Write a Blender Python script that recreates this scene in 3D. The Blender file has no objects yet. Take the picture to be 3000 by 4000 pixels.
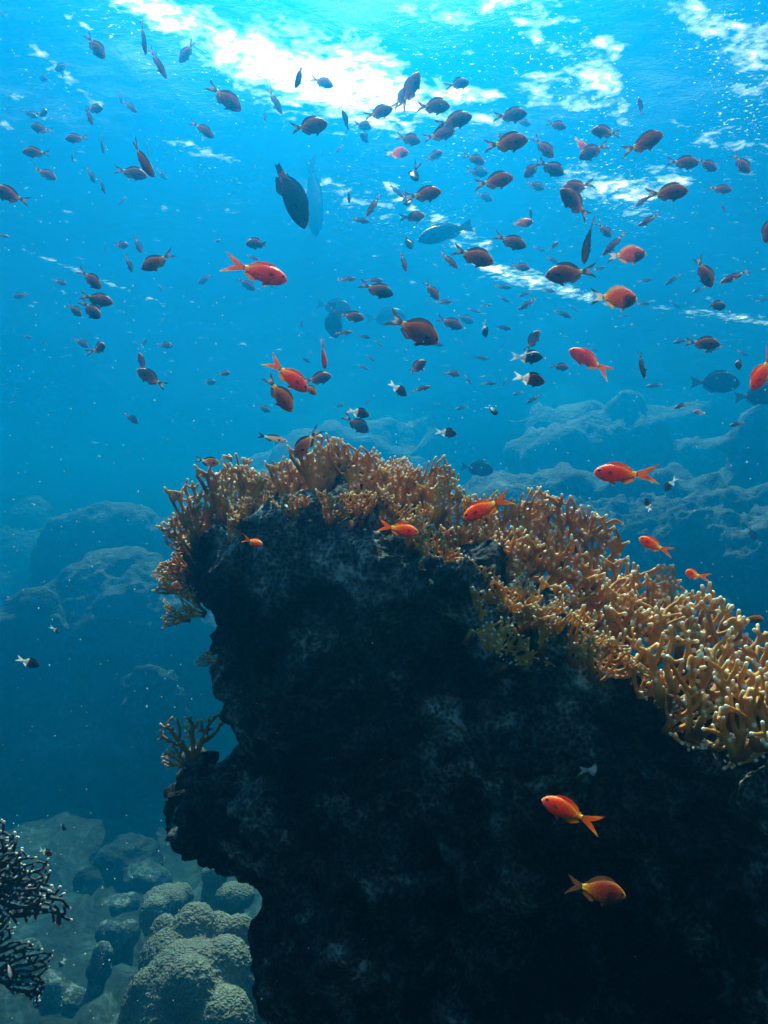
import bpy, math, random
import numpy as np
from mathutils import Vector, Matrix, noise
R = math.radians
random.seed(7); rng = np.random.default_rng(7)
scene = bpy.context.scene
COL = scene.collection

# ------------------------------------------------------------------ camera
VF = R(64.0); PITCH = R(7.0)
TV = math.tan(VF/2); TH = TV*0.75
cam_d = bpy.data.cameras.new('camera'); cam = bpy.data.objects.new('camera', cam_d); COL.objects.link(cam)
cam_d.sensor_fit = 'VERTICAL'; cam_d.angle_y = VF
cam_d.sensor_height = 24; cam_d.lens = 12/TV
cam_d.clip_start = 0.02; cam_d.clip_end = 400
cam.location = (0, 0, 0); cam.rotation_euler = (R(90)+PITCH, 0, 0)
scene.camera = cam
FW = Vector((0, math.cos(PITCH), math.sin(PITCH))); UP = Vector((0, -math.sin(PITCH), math.cos(PITCH))); RT = Vector((1, 0, 0))
def at(px, py, d):
    """point seen at photo pixel px,py (3000x4000) at depth d metres"""
    return FW*d + RT*((px-1500)/1500*TH*d) + UP*((2000-py)/2000*TV*d)
def mpp(d): return TH*d/1500        # metres per photo pixel at depth d

# ------------------------------------------------------------------ light
SUN_EL, SUN_AZ = R(63), R(-3)      # sun ahead of the camera, high
world = bpy.data.worlds.new('World'); scene.world = world; world.use_nodes = True
wn = world.node_tree; wn.nodes.clear()
wo = wn.nodes.new('ShaderNodeOutputWorld'); wb = wn.nodes.new('ShaderNodeBackground'); ws = wn.nodes.new('ShaderNodeTexSky')
ws.sky_type = 'NISHITA'; ws.sun_disc = False; ws.sun_elevation = SUN_EL; ws.sun_rotation = SUN_AZ
wb.inputs['Strength'].default_value = 0.06
wn.links.new(ws.outputs[0], wb.inputs[0]); wn.links.new(wb.outputs[0], wo.inputs[0])
sd = bpy.data.lights.new('sun', 'SUN'); sd.energy = 5.0; sd.angle = R(0.5); sd.color = (1.0, 0.90, 0.76)
sun = bpy.data.objects.new('sun', sd); COL.objects.link(sun)
SDIR = Vector((math.sin(SUN_AZ)*math.cos(SUN_EL), math.cos(SUN_AZ)*math.cos(SUN_EL), math.sin(SUN_EL)))
sun.rotation_euler = SDIR.to_track_quat('Z', 'Y').to_euler(); sun.location = (0, 0, 30)
scene.view_settings.view_transform = 'Standard'; scene.view_settings.look = 'None'
scene.view_settings.gamma = 1.0; scene.view_settings.use_curve_mapping = False
scene.view_settings.exposure = 1.56
cy = scene.cycles
cy.use_denoising = True; cy.volume_bounces = 1; cy.max_bounces = 8; cy.transparent_max_bounces = 12
cy.diffuse_bounces = 3; cy.caustics_reflective = False; cy.caustics_refractive = False
cy.sample_clamp_indirect = 4.0

SURF = 2.4; FLOOR = -1.6
S = 0.45                              # size of the outcrop in metres relative to its first layout

# ------------------------------------------------------------------ helpers
def nodes_mat(name):
    m = bpy.data.materials.new(name); m.use_nodes = True
    nt = m.node_tree; nt.nodes.clear()
    out = nt.nodes.new('ShaderNodeOutputMaterial')
    return m, nt, out
def N(nt, t, **kw):
    n = nt.nodes.new('ShaderNode'+t)
    for k, v in kw.items():
        if k in n.inputs.keys(): n.inputs[k].default_value = v
        else: setattr(n, k, v)
    return n
def L(nt, a, b): nt.links.new(a, b)
def ramp(nt, fac, stops, interp='LINEAR'):
    r = nt.nodes.new('ShaderNodeValToRGB'); r.color_ramp.interpolation = interp
    el = r.color_ramp.elements
    while len(el) < len(stops): el.new(0.5)
    for e, (p, c) in zip(el, stops):
        e.position = p; e.color = (*c, 1) if len(c) == 3 else c
    L(nt, fac, r.inputs[0]); return r
def mathn(nt, op, a, b=None, clamp=False):
    n = nt.nodes.new('ShaderNodeMath'); n.operation = op; n.use_clamp = clamp
    for i, v in enumerate((a, b)):
        if v is None: continue
        if isinstance(v, (int, float)): n.inputs[i].default_value = v
        else: L(nt, v, n.inputs[i])
    return n.outputs[0]
def mixc(nt, fac, a, b):
    n = nt.nodes.new('ShaderNodeMix'); n.data_type = 'RGBA'
    for s, v in ((n.inputs[0], fac), (n.inputs[6], a), (n.inputs[7], b)):
        if isinstance(v, (int, float)): s.default_value = v
        elif isinstance(v, tuple): s.default_value = (*v, 1)
        else: L(nt, v, s)
    return n.outputs[2]
def mesh_np(name, V, F):
    me = bpy.data.meshes.new(name)
    V = np.asarray(V, dtype=np.float32); F = np.asarray(F, dtype=np.int32)
    k = F.shape[1]
    me.vertices.add(len(V)); me.vertices.foreach_set('co', V.ravel())
    me.loops.add(F.size); me.loops.foreach_set('vertex_index', F.ravel())
    me.polygons.add(len(F)); me.polygons.foreach_set('loop_start', np.arange(0, F.size, k, dtype=np.int32))
    me.update(calc_edges=True); me.validate()
    return me
def smooth(me): me.polygons.foreach_set('use_smooth', np.ones(len(me.polygons), dtype=bool)); me.update()
def coords(me):
    a = np.empty(len(me.vertices)*3, dtype=np.float32); me.vertices.foreach_get('co', a); return a.reshape(-1, 3)
def normals(me):
    a = np.empty(len(me.vertices)*3, dtype=np.float32); me.vertices.foreach_get('normal', a); return a.reshape(-1, 3)
def set_co(me, V): me.vertices.foreach_set('co', np.asarray(V, dtype=np.float32).ravel()); me.update()
def fattr(me, name, vals):
    a = me.attributes.new(name, 'FLOAT', 'POINT'); a.data.foreach_set('value', np.asarray(vals, dtype=np.float32))
def remesh(me, voxel, sm=2):
    o = bpy.data.objects.new('tmp_remesh', me); COL.objects.link(o)
    m = o.modifiers.new('r', 'REMESH'); m.mode = 'VOXEL'; m.voxel_size = voxel
    if sm: s = o.modifiers.new('s', 'SMOOTH'); s.factor = 0.5; s.iterations = sm
    dg = bpy.context.evaluated_depsgraph_get()
    out = bpy.data.meshes.new_from_object(o.evaluated_get(dg))
    bpy.data.objects.remove(o); bpy.data.meshes.remove(me)
    return out
def ico(sub):
    import bmesh
    bm = bmesh.new(); bmesh.ops.create_icosphere(bm, subdivisions=sub, radius=1)
    V = np.array([v.co[:] for v in bm.verts]); F = np.array([[v.index for v in f.verts] for f in bm.faces]); bm.free()
    return V, F
ICO1, ICO2, ICO3 = ico(1), ico(2), ico(3)
def spheres(C, Rr, base):
    """many spheres/ellipsoids as one vertex and face array"""
    V0, F0 = base; n = len(V0); C = np.asarray(C, float); Rr = np.asarray(Rr, float)
    if Rr.ndim == 1: Rr = Rr[:, None]*np.ones((1, 3))
    V = (V0[None]*Rr[:, None, :] + C[:, None, :]).reshape(-1, 3)
    F = (F0[None] + (np.arange(len(C))*n)[:, None, None]).reshape(-1, 3)
    return V, F
def link(name, me, mat=None, label=None, cat=None, group=None, kind=None, parent=None):
    o = bpy.data.objects.new(name, me); COL.objects.link(o)
    if mat is not None and not me.materials: me.materials.append(mat)
    if label: o['label'] = label
    if cat: o['category'] = cat
    if group: o['group'] = group
    if kind: o['kind'] = kind
    if parent: o.parent = parent
    return o
def fbm(V, scale, octs=4, seed=0.0, rough=0.55):
    out = np.zeros(len(V)); off = Vector((seed*17.3, seed*5.1, -seed*9.7))
    for i, p in enumerate(V):
        q = Vector(p)*scale + off; a = 1.0; s = 0.0
        for _ in range(octs):
            s += a*noise.noise(q); a *= rough; q = q*2.03
        out[i] = s
    return out
def cells(V, scale, seed=0.0):
    """distance to nearest cell point, 0 at bump centre"""
    off = Vector((seed*3.3, seed*7.1, seed*1.7))
    return np.array([noise.voronoi(Vector(p)*scale+off)[0][0] for p in V])

# ------------------------------------------------------------------ materials
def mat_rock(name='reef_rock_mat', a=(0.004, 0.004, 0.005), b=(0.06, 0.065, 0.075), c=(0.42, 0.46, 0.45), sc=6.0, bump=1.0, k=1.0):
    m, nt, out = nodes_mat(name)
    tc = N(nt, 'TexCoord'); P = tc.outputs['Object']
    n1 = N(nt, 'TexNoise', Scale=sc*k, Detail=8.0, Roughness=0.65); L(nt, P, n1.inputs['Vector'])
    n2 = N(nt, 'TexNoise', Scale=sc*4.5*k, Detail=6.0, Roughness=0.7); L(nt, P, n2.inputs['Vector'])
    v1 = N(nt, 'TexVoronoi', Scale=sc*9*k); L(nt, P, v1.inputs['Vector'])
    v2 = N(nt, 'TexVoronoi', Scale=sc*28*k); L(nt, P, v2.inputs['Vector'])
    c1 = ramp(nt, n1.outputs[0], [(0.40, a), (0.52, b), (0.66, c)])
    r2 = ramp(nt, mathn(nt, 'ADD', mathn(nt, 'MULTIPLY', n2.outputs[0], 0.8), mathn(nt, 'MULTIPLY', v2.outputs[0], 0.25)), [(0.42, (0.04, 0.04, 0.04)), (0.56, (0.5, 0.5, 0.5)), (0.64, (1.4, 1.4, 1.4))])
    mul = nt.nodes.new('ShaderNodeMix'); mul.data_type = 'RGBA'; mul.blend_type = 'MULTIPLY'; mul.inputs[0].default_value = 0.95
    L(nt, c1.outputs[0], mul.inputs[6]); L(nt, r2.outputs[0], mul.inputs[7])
    bs = N(nt, 'BsdfPrincipled', Roughness=0.85); bs.inputs['Specular IOR Level'].default_value = 0.2
    L(nt, mul.outputs[2], bs.inputs['Base Color'])
    h = mathn(nt, 'ADD', mathn(nt, 'MULTIPLY', n2.outputs[0], 1.2), mathn(nt, 'MULTIPLY', v1.outputs[0], -0.7))
    h = mathn(nt, 'ADD', h, mathn(nt, 'MULTIPLY', v2.outputs[0], -0.25))
    bp = N(nt, 'Bump', Strength=bump, Distance=0.03/k); L(nt, h, bp.inputs['Height']); L(nt, bp.outputs[0], bs.inputs['Normal'])
    L(nt, bs.outputs[0], out.inputs[0]); return m
def mat_fire_coral(name='fire_coral_mat', dark=1.0, tipc=(0.86, 0.76, 0.58)):
    m, nt, out = nodes_mat(name)
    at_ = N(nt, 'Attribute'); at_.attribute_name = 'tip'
    tc = N(nt, 'TexCoord'); n1 = N(nt, 'TexNoise', Scale=9.0, Detail=5.0); L(nt, tc.outputs['Object'], n1.inputs['Vector'])
    n2 = N(nt, 'TexNoise', Scale=160.0, Detail=3.0); L(nt, tc.outputs['Object'], n2.inputs['Vector'])
    oi = N(nt, 'ObjectInfo')
    base = ramp(nt, mathn(nt, 'ADD', mathn(nt, 'MULTIPLY', n1.outputs[0], 0.8), mathn(nt, 'MULTIPLY', oi.outputs['Random'], 0.2)),
                [(0.3, (0.34, 0.137, 0.018)), (0.5, (0.60, 0.25, 0.028)), (0.75, (0.66, 0.33, 0.06))])
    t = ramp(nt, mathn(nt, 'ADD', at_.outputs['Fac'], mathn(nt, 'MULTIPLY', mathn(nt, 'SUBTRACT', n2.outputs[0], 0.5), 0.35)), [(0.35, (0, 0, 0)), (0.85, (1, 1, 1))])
    ag = N(nt, 'Attribute'); ag.attribute_name = 'gap_shade'
    shade_ramp = ramp(nt, ag.outputs['Fac'], [(0.0, (0.22, 0.18, 0.16)), (0.5, (0.62, 0.58, 0.55)), (1.0, (1, 1, 1))])  # browner old growth plus the shade of the gaps, painted into the colour
    shade_mul = nt.nodes.new('ShaderNodeMix'); shade_mul.data_type = 'RGBA'; shade_mul.blend_type = 'MULTIPLY'; shade_mul.inputs[0].default_value = 1.0
    L(nt, base.outputs[0], shade_mul.inputs[6]); L(nt, shade_ramp.outputs[0], shade_mul.inputs[7])
    bd = mixc(nt, 1-dark, shade_mul.outputs[2], (0.022, 0.028, 0.034)); c = mixc(nt, t.outputs[0], bd, tipc)  # shaded copies are mixed towards near-black here
    bs = N(nt, 'BsdfPrincipled', Roughness=0.6); L(nt, c, bs.inputs['Base Color'])
    bs.inputs['Specular IOR Level'].default_value = 0.3
    bs.inputs['Subsurface Weight'].default_value = 0.3; bs.inputs['Subsurface Radius'].default_value = (0.6, 0.4, 0.2); bs.inputs['Subsurface Scale'].default_value = 0.010
    bp = N(nt, 'Bump', Strength=0.35, Distance=0.004); L(nt, n2.outputs[0], bp.inputs['Height']); L(nt, bp.outputs[0], bs.inputs['Normal'])
    L(nt, bs.outputs[0], out.inputs[0]); return m
def mat_fish(name, fin=False, sss=0.65):
    m, nt, out = nodes_mat(name)
    ca = N(nt, 'Attribute'); ca.attribute_name = 'col'
    tc = N(nt, 'TexCoord'); v = N(nt, 'TexVoronoi', Scale=34.0); L(nt, tc.outputs['Object'], v.inputs['Vector'])
    mp = N(nt, 'TexNoise', Scale=7.0, Detail=3.0); L(nt, tc.outputs['Object'], mp.inputs['Vector'])
    r = ramp(nt, mp.outputs[0], [(0.3, (0.7, 0.7, 0.7)), (0.7, (1.1, 1.1, 1.1))])
    mul = nt.nodes.new('ShaderNodeMix'); mul.data_type = 'RGBA'; mul.blend_type = 'MULTIPLY'; mul.inputs[0].default_value = 1.0
    L(nt, ca.outputs['Color'], mul.inputs[6]); L(nt, r.outputs[0], mul.inputs[7])
    if fin:
        d = N(nt, 'BsdfDiffuse'); t = N(nt, 'BsdfTranslucent'); L(nt, mul.outputs[2], d.inputs[0]); L(nt, mul.outputs[2], t.inputs[0])
        tr = N(nt, 'BsdfTransparent'); mx = N(nt, 'MixShader'); mx.inputs[0].default_value = 0.6; L(nt, d.outputs[0], mx.inputs[1]); L(nt, t.outputs[0], mx.inputs[2])
        w = N(nt, 'TexWave', Scale=16.0, Distortion=1.5); L(nt, tc.outputs['Object'], w.inputs['Vector']); w.bands_direction = 'Z'
        m2 = N(nt, 'MixShader'); L(nt, mathn(nt, 'MULTIPLY', w.outputs['Fac'], 0.35), m2.inputs[0]); L(nt, mx.outputs[0], m2.inputs[1]); L(nt, tr.outputs[0], m2.inputs[2])
        L(nt, m2.outputs[0], out.inputs[0]); return m
    bs = N(nt, 'BsdfPrincipled', Roughness=0.5); bs.inputs['Specular IOR Level'].default_value = 0.25; L(nt, mul.outputs[2], bs.inputs['Base Color'])
    bs.inputs['Subsurface Weight'].default_value = sss; bs.inputs['Subsurface Radius'].default_value = (1.0, 0.5, 0.3); bs.inputs['Subsurface Scale'].default_value = 0.02
    bp = N(nt, 'Bump', Strength=0.25, Distance=0.01); L(nt, v.outputs[0], bp.inputs['Height']); L(nt, bp.outputs[0], bs.inputs['Normal'])
    L(nt, bs.outputs[0], out.inputs[0]); return m
M_ROCK = mat_rock(k=1.6); M_CORAL = mat_fire_coral(); M_CORAL_SHADED = mat_fire_coral('ledge_coral_shaded_mat', 0.45, (0.6, 0.45, 0.3)); M_CORAL_LEDGE_SHADED = M_CORAL_SHADED; M_CORAL_SHADED = mat_fire_coral('shaded_coral_mat', 0.0, (0.6, 0.66, 0.66)); M_SKIN = mat_fish('fish_skin'); M_SKIN_D = mat_fish('dark_fish_skin', sss=0.3); M_FIN = mat_fish('fish_fin', True)  # two coral materials are shaded copies of the fire coral colour
M_EYE, nt, out = nodes_mat('fish_eye'); b = N(nt, 'BsdfPrincipled', Roughness=0.12); b.inputs['Base Color'].default_value = (0.012, 0.012, 0.03, 1); L(nt, b.outputs[0], out.inputs[0])
M_DOME = mat_rock('smooth_coral_mat', (0.09, 0.08, 0.07), (0.15, 0.14, 0.12), (0.22, 0.20, 0.17), 3.0, 0.5)
def mat_dome():
    m, nt, out = nodes_mat('dome_coral_mat')
    tc = N(nt, 'TexCoord'); P = tc.outputs['Object']
    w = N(nt, 'TexNoise', Scale=14.0, Detail=2.0); L(nt, P, w.inputs['Vector'])
    pw = mixc(nt, 0.03, P, w.outputs['Color'])
    v = N(nt, 'TexVoronoi', Scale=130.0); v.feature = 'SMOOTH_F1'; L(nt, pw, v.inputs['Vector'])
    n1 = N(nt, 'TexNoise', Scale=3.0, Detail=6.0); L(nt, P, n1.inputs['Vector'])
    c0 = ramp(nt, n1.outputs[0], [(0.35, (0.13, 0.10, 0.075)), (0.65, (0.25, 0.20, 0.145))])
    c = mixc(nt, ramp(nt, v.outputs['Distance'], [(0.15, (0, 0, 0)), (0.6, (0.75, 0.75, 0.75))]).outputs[0], c0.outputs[0], (0.07, 0.055, 0.045))
    bs = N(nt, 'BsdfPrincipled', Roughness=0.8); L(nt, c, bs.inputs['Base Color']); bs.inputs['Specular IOR Level'].default_value = 0.2
    bp = N(nt, 'Bump', Strength=0.8, Distance=0.012); bp.invert = True; L(nt, v.outputs['Distance'], bp.inputs['Height']); L(nt, bp.outputs[0], bs.inputs['Normal'])
    L(nt, bs.outputs[0], out.inputs[0]); return m
M_KNOB = mat_dome()
M_FAR = mat_rock('far_reef_mat', (0.015, 0.02, 0.02), (0.04, 0.045, 0.045), (0.095, 0.095, 0.09), 1.4, 0.8, 1.0)
M_SAND = mat_rock('seabed_mat', (0.010, 0.013, 0.013), (0.025, 0.033, 0.030), (0.06, 0.075, 0.065), 1.2, 0.6)

# ------------------------------------------------------------------ water surface with foam and painted sun glare
def seg_mask(px, py, strokes):
    m = np.zeros_like(px)
    for (x0, y0, x1, y1, w0, w1, s) in strokes:
        dx, dy = x1-x0, y1-y0; t = np.clip(((px-x0)*dx+(py-y0)*dy)/(dx*dx+dy*dy+1e-9), 0, 1)
        d = np.hypot(px-(x0+t*dx), py-(y0+t*dy)); w = w0+(w1-w0)*t
        m = np.maximum(m, s*np.clip(1.35-d/w, 0, 1))
    return m
FOAM_GLARE = [(480, 0, 800, 120, 60, 90, .8), (600, 20, 900, 200, 60, 110, .95), (800, 130, 1050, 260, 80, 130, 1), (1000, 230, 1250, 320, 150, 170, 1.1),
        (1200, 280, 1450, 340, 180, 170, 1.2), (1350, 230, 1400, 150, 130, 30, .8), (1400, 330, 1650, 400, 150, 80, 1.0), (1600, 370, 1930, 370, 60, 40, .9), (1450, 430, 1600, 520, 90, 50, .75),
        (1750, 440, 1950, 480, 45, 25, .75), (2060, 330, 2330, 270, 45, 90, .72), (2330, 280, 2440, 450, 90, 45, .75), (2350, 170, 2400, 210, 45, 45, .75),
        (2000, 50, 2280, 100, 40, 30, .7), (2050, 110, 2100, 150, 45, 30, .7), (2700, 40, 3000, 260, 90, 110, .62), (2750, 150, 3000, 120, 60, 80, .6),
        (2100, 380, 2300, 420, 60, 60, .65), (1600, 30, 1800, 80, 60, 60, .55), (1850, 20, 2150, 10, 60, 50, .5), (2900, 350, 3100, 380, 60, 60, .5),
        (2250, 700, 2500, 760, 60, 90, .72), (2450, 760, 2650, 700, 70, 60, .7), (1520, 720, 1640, 850, 30, 20, .8), (1700, 850, 1900, 950, 30, 30, .6),
        (1900, 1040, 2300, 1160, 45, 26, .78), (2300, 1160, 2650, 1210, 20, 10, .45), (2650, 1210, 3050, 1262, 16, 28, .55), (1640, 850, 1900, 1040, 15, 20, .55),
        (150, 200, 400, 420, 30, 20, .5), (0, 480, 90, 560, 25, 15, .45), (700, 560, 950, 640, 40, 20, .5), (250, 60, 330, 90, 14, 14, .8), (100, 980, 620, 1180, 10, 9, .40), (620, 1180, 1050, 1390, 9, 7, .38),
        (2100, 120, 2600, 600, 20, 20, .35), (2700, 500, 3000, 600, 60, 60, .4), (1250, 720, 1500, 820, 60, 60, .45)]  # foam patches and the sun's glare, both painted as white areas
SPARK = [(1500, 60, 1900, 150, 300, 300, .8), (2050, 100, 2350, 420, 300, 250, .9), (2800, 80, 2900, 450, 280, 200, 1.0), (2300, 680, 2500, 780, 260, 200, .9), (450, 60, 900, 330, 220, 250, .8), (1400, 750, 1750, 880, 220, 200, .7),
         (1500, 450, 1950, 560, 250, 160, .8), (100, 250, 350, 420, 160, 120, .5), (2600, 600, 3000, 800, 200, 200, .5), (700, 560, 950, 700, 150, 120, .6)]  # sun glints painted as small white specks
def build_surface():
    n = 460
    t = np.linspace(-1, 1, n); xs = 5.5*t + 54*np.sign(t)*np.abs(t)**5
    u = np.linspace(0, 1, n); ys = -4 + 14*u + 80*u**5
    X, Y = np.meshgrid(xs, ys); V = np.stack([X.ravel(), Y.ravel(), np.full(X.size, SURF)], 1)
    x, y = V[:, 0], V[:, 1]
    P = np.stack([x, y*0.75, np.zeros_like(x)], 1)
    V[:, 2] += 0.035*fbm(P, 0.8, 4, 1.0) + 0.010*np.sin(5.3*y+1.7*x+1.2*np.sin(1.3*x))
    dep = (V@np.array(FW[:])); zc = V@np.array(UP[:]); d = np.maximum(dep, 0.05)
    px = 1500+V[:, 0]/d/TH*1500; py = 2000-zc/d/TV*2000
    f = seg_mask(px, py, FOAM_GLARE); f[dep < 0.5] = 0
    i = np.arange(n-1); I, J = np.meshgrid(i, i); a = (J*n+I).ravel()
    me = mesh_np('water_surface', V, np.stack([a, a+1, a+n+1, a+n], 1)); smooth(me); fattr(me, 'foam', f)  # the foam attribute holds the foam and the painted sun glare
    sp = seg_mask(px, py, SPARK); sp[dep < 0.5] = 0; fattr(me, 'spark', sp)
    m, nt, out = nodes_mat('water_surface_mat')
    tc = N(nt, 'TexCoord'); mp = N(nt, 'Mapping'); mp.inputs['Scale'].default_value = (1.0, 1.35, 1.0); L(nt, tc.outputs['Object'], mp.inputs[0])
    n1 = N(nt, 'TexNoise', Scale=7.0, Detail=6.0, Roughness=0.62, Distortion=0.4); L(nt, mp.outputs[0], n1.inputs['Vector'])
    n2 = N(nt, 'TexNoise', Scale=2.2, Detail=3.0); L(nt, mp.outputs[0], n2.inputs['Vector'])
    mu = N(nt, 'TexNoise', Scale=17.0, Detail=2.0, Distortion=0.3); L(nt, mp.outputs[0], mu.inputs['Vector'])
    fa = N(nt, 'Attribute'); fa.attribute_name = 'foam'
    e = mathn(nt, 'ADD', fa.outputs['Fac'], mathn(nt, 'MULTIPLY', mathn(nt, 'SUBTRACT', n1.outputs[0], 0.5), 2.3))
    e = mathn(nt, 'ADD', e, mathn(nt, 'MULTIPLY', mathn(nt, 'SUBTRACT', mu.outputs[0], 0.5), 1.2))
    foam = ramp(nt, e, [(0.42, (0, 0, 0)), (0.85, (0.28, 0.28, 0.28)), (1.45, (0.95, 0.95, 0.95))])
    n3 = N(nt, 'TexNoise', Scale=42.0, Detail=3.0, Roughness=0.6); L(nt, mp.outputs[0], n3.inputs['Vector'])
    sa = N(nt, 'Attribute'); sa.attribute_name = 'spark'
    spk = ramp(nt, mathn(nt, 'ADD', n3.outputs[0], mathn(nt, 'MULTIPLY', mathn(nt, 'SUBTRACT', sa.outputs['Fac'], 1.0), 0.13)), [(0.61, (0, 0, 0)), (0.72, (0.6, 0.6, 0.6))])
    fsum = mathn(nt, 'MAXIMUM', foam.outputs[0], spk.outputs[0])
    bp = N(nt, 'Bump', Strength=0.16, Distance=0.05); L(nt, mathn(nt, 'ADD', n1.outputs[0], n2.outputs[0]), bp.inputs['Height'])
    tr = N(nt, 'BsdfTransparent'); tr.inputs[0].default_value = (0.9, 0.97, 1.0, 1)
    gl = N(nt, 'BsdfGlossy', Roughness=0.12); gl.inputs[0].default_value = (0.03, 0.62, 0.95, 1); L(nt, bp.outputs[0], gl.inputs['Normal'])
    lw = N(nt, 'LayerWeight', Blend=0.5); L(nt, bp.outputs[0], lw.inputs['Normal'])
    frr = ramp(nt, lw.outputs['Facing'], [(0.20, (0.03, 0.03, 0.03)), (0.42, (0.985, 0.985, 0.985))]); fr = frr.outputs[0]
    mx = N(nt, 'MixShader'); L(nt, fr, mx.inputs[0]); L(nt, tr.outputs[0], mx.inputs[1]); L(nt, gl.outputs[0], mx.inputs[2])
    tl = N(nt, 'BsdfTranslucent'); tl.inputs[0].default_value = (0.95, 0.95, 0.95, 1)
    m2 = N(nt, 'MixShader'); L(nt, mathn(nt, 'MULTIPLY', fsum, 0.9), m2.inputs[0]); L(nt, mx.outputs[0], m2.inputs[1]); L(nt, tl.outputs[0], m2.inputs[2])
    L(nt, m2.outputs[0], out.inputs[0])
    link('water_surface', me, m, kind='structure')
build_surface()

# ------------------------------------------------------------------ seabed
def build_seabed():
    n = 300
    t = np.linspace(-1, 1, n); xs = 7*t + 50*np.sign(t)*np.abs(t)**4
    u = np.linspace(0, 1, n); ys = -4 + 16*u + 78*u**4
    X, Y = np.meshgrid(xs, ys); V = np.stack([X.ravel(), Y.ravel(), np.full(X.size, FLOOR)], 1)
    V[:, 2] += 0.2*fbm(V, 0.35, 3, 2.0) + 0.14*fbm(V, 1.8, 3, 3.0) + 0.07*np.abs(fbm(V, 5.0, 3, 4.0))
    nr = (np.abs(V[:, 0]) < 7) & (V[:, 1] < 12); V[nr, 2] += 0.30*np.clip(0.62-cells(V[nr], 1.7, 1.0), 0, 1) + 0.13*np.clip(0.6-cells(V[nr], 5.0, 2.0), 0, 1)
    V[:, 2] += 0.5*np.clip((V[:, 1]-6)/12, 0, 1)
    i = np.arange(n-1); I, J = np.meshgrid(i, i); a = (J*n+I).ravel()
    me = mesh_np('seabed', V, np.stack([a, a+1, a+n+1, a+n], 1)); smooth(me)
    link('seabed', me, M_SAND, kind='structure')
build_seabed()

# ------------------------------------------------------------------ main reef outcrop
def RD(px): return S*(1.80 - (px-700)*0.00025)          # the wall comes nearer to the right
POLY = [(700, 2330), (705, 2150), (760, 2020), (860, 1960), (1000, 1920), (1200, 1880), (1400, 1880), (1600, 1960), (1800, 2100), (2000, 2250), (2200, 2340), (2400, 2500),
        (2600, 2640), (2800, 2760), (3000, 2840), (3400, 2950), (3700, 3000), (3700, 6900), (1150, 6900), (1045, 4300), (1035, 3900), (1020, 3780), (990, 3650), (990, 3530),
        (900, 3430), (800, 3370), (710, 3290), (660, 3180), (660, 3080), (690, 2990), (700, 2900), (760, 2880), (830, 2970), (900, 2925), (925, 2860), (905, 2750), (880, 2650),
        (858, 2560), (805, 2540), (800, 2490), (835, 2440), (800, 2400), (740, 2375)]
def poly_sdf(px, py, poly):
    d = np.full(px.shape, 1e9); ins = np.zeros(px.shape, bool)
    for k in range(len(poly)):
        x0, y0 = poly[k]; x1, y1 = poly[(k+1) % len(poly)]
        dx, dy = x1-x0, y1-y0; t = np.clip(((px-x0)*dx+(py-y0)*dy)/(dx*dx+dy*dy), 0, 1)
        d = np.minimum(d, np.hypot(px-(x0+t*dx), py-(y0+t*dy)))
        c = ((y0 > py) != (y1 > py)) & (px < (x1-x0)*(py-y0)/((y1-y0) if y1 != y0 else 1e-9)+x0)
        ins ^= c
    return np.where(ins, d, -d)
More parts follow.
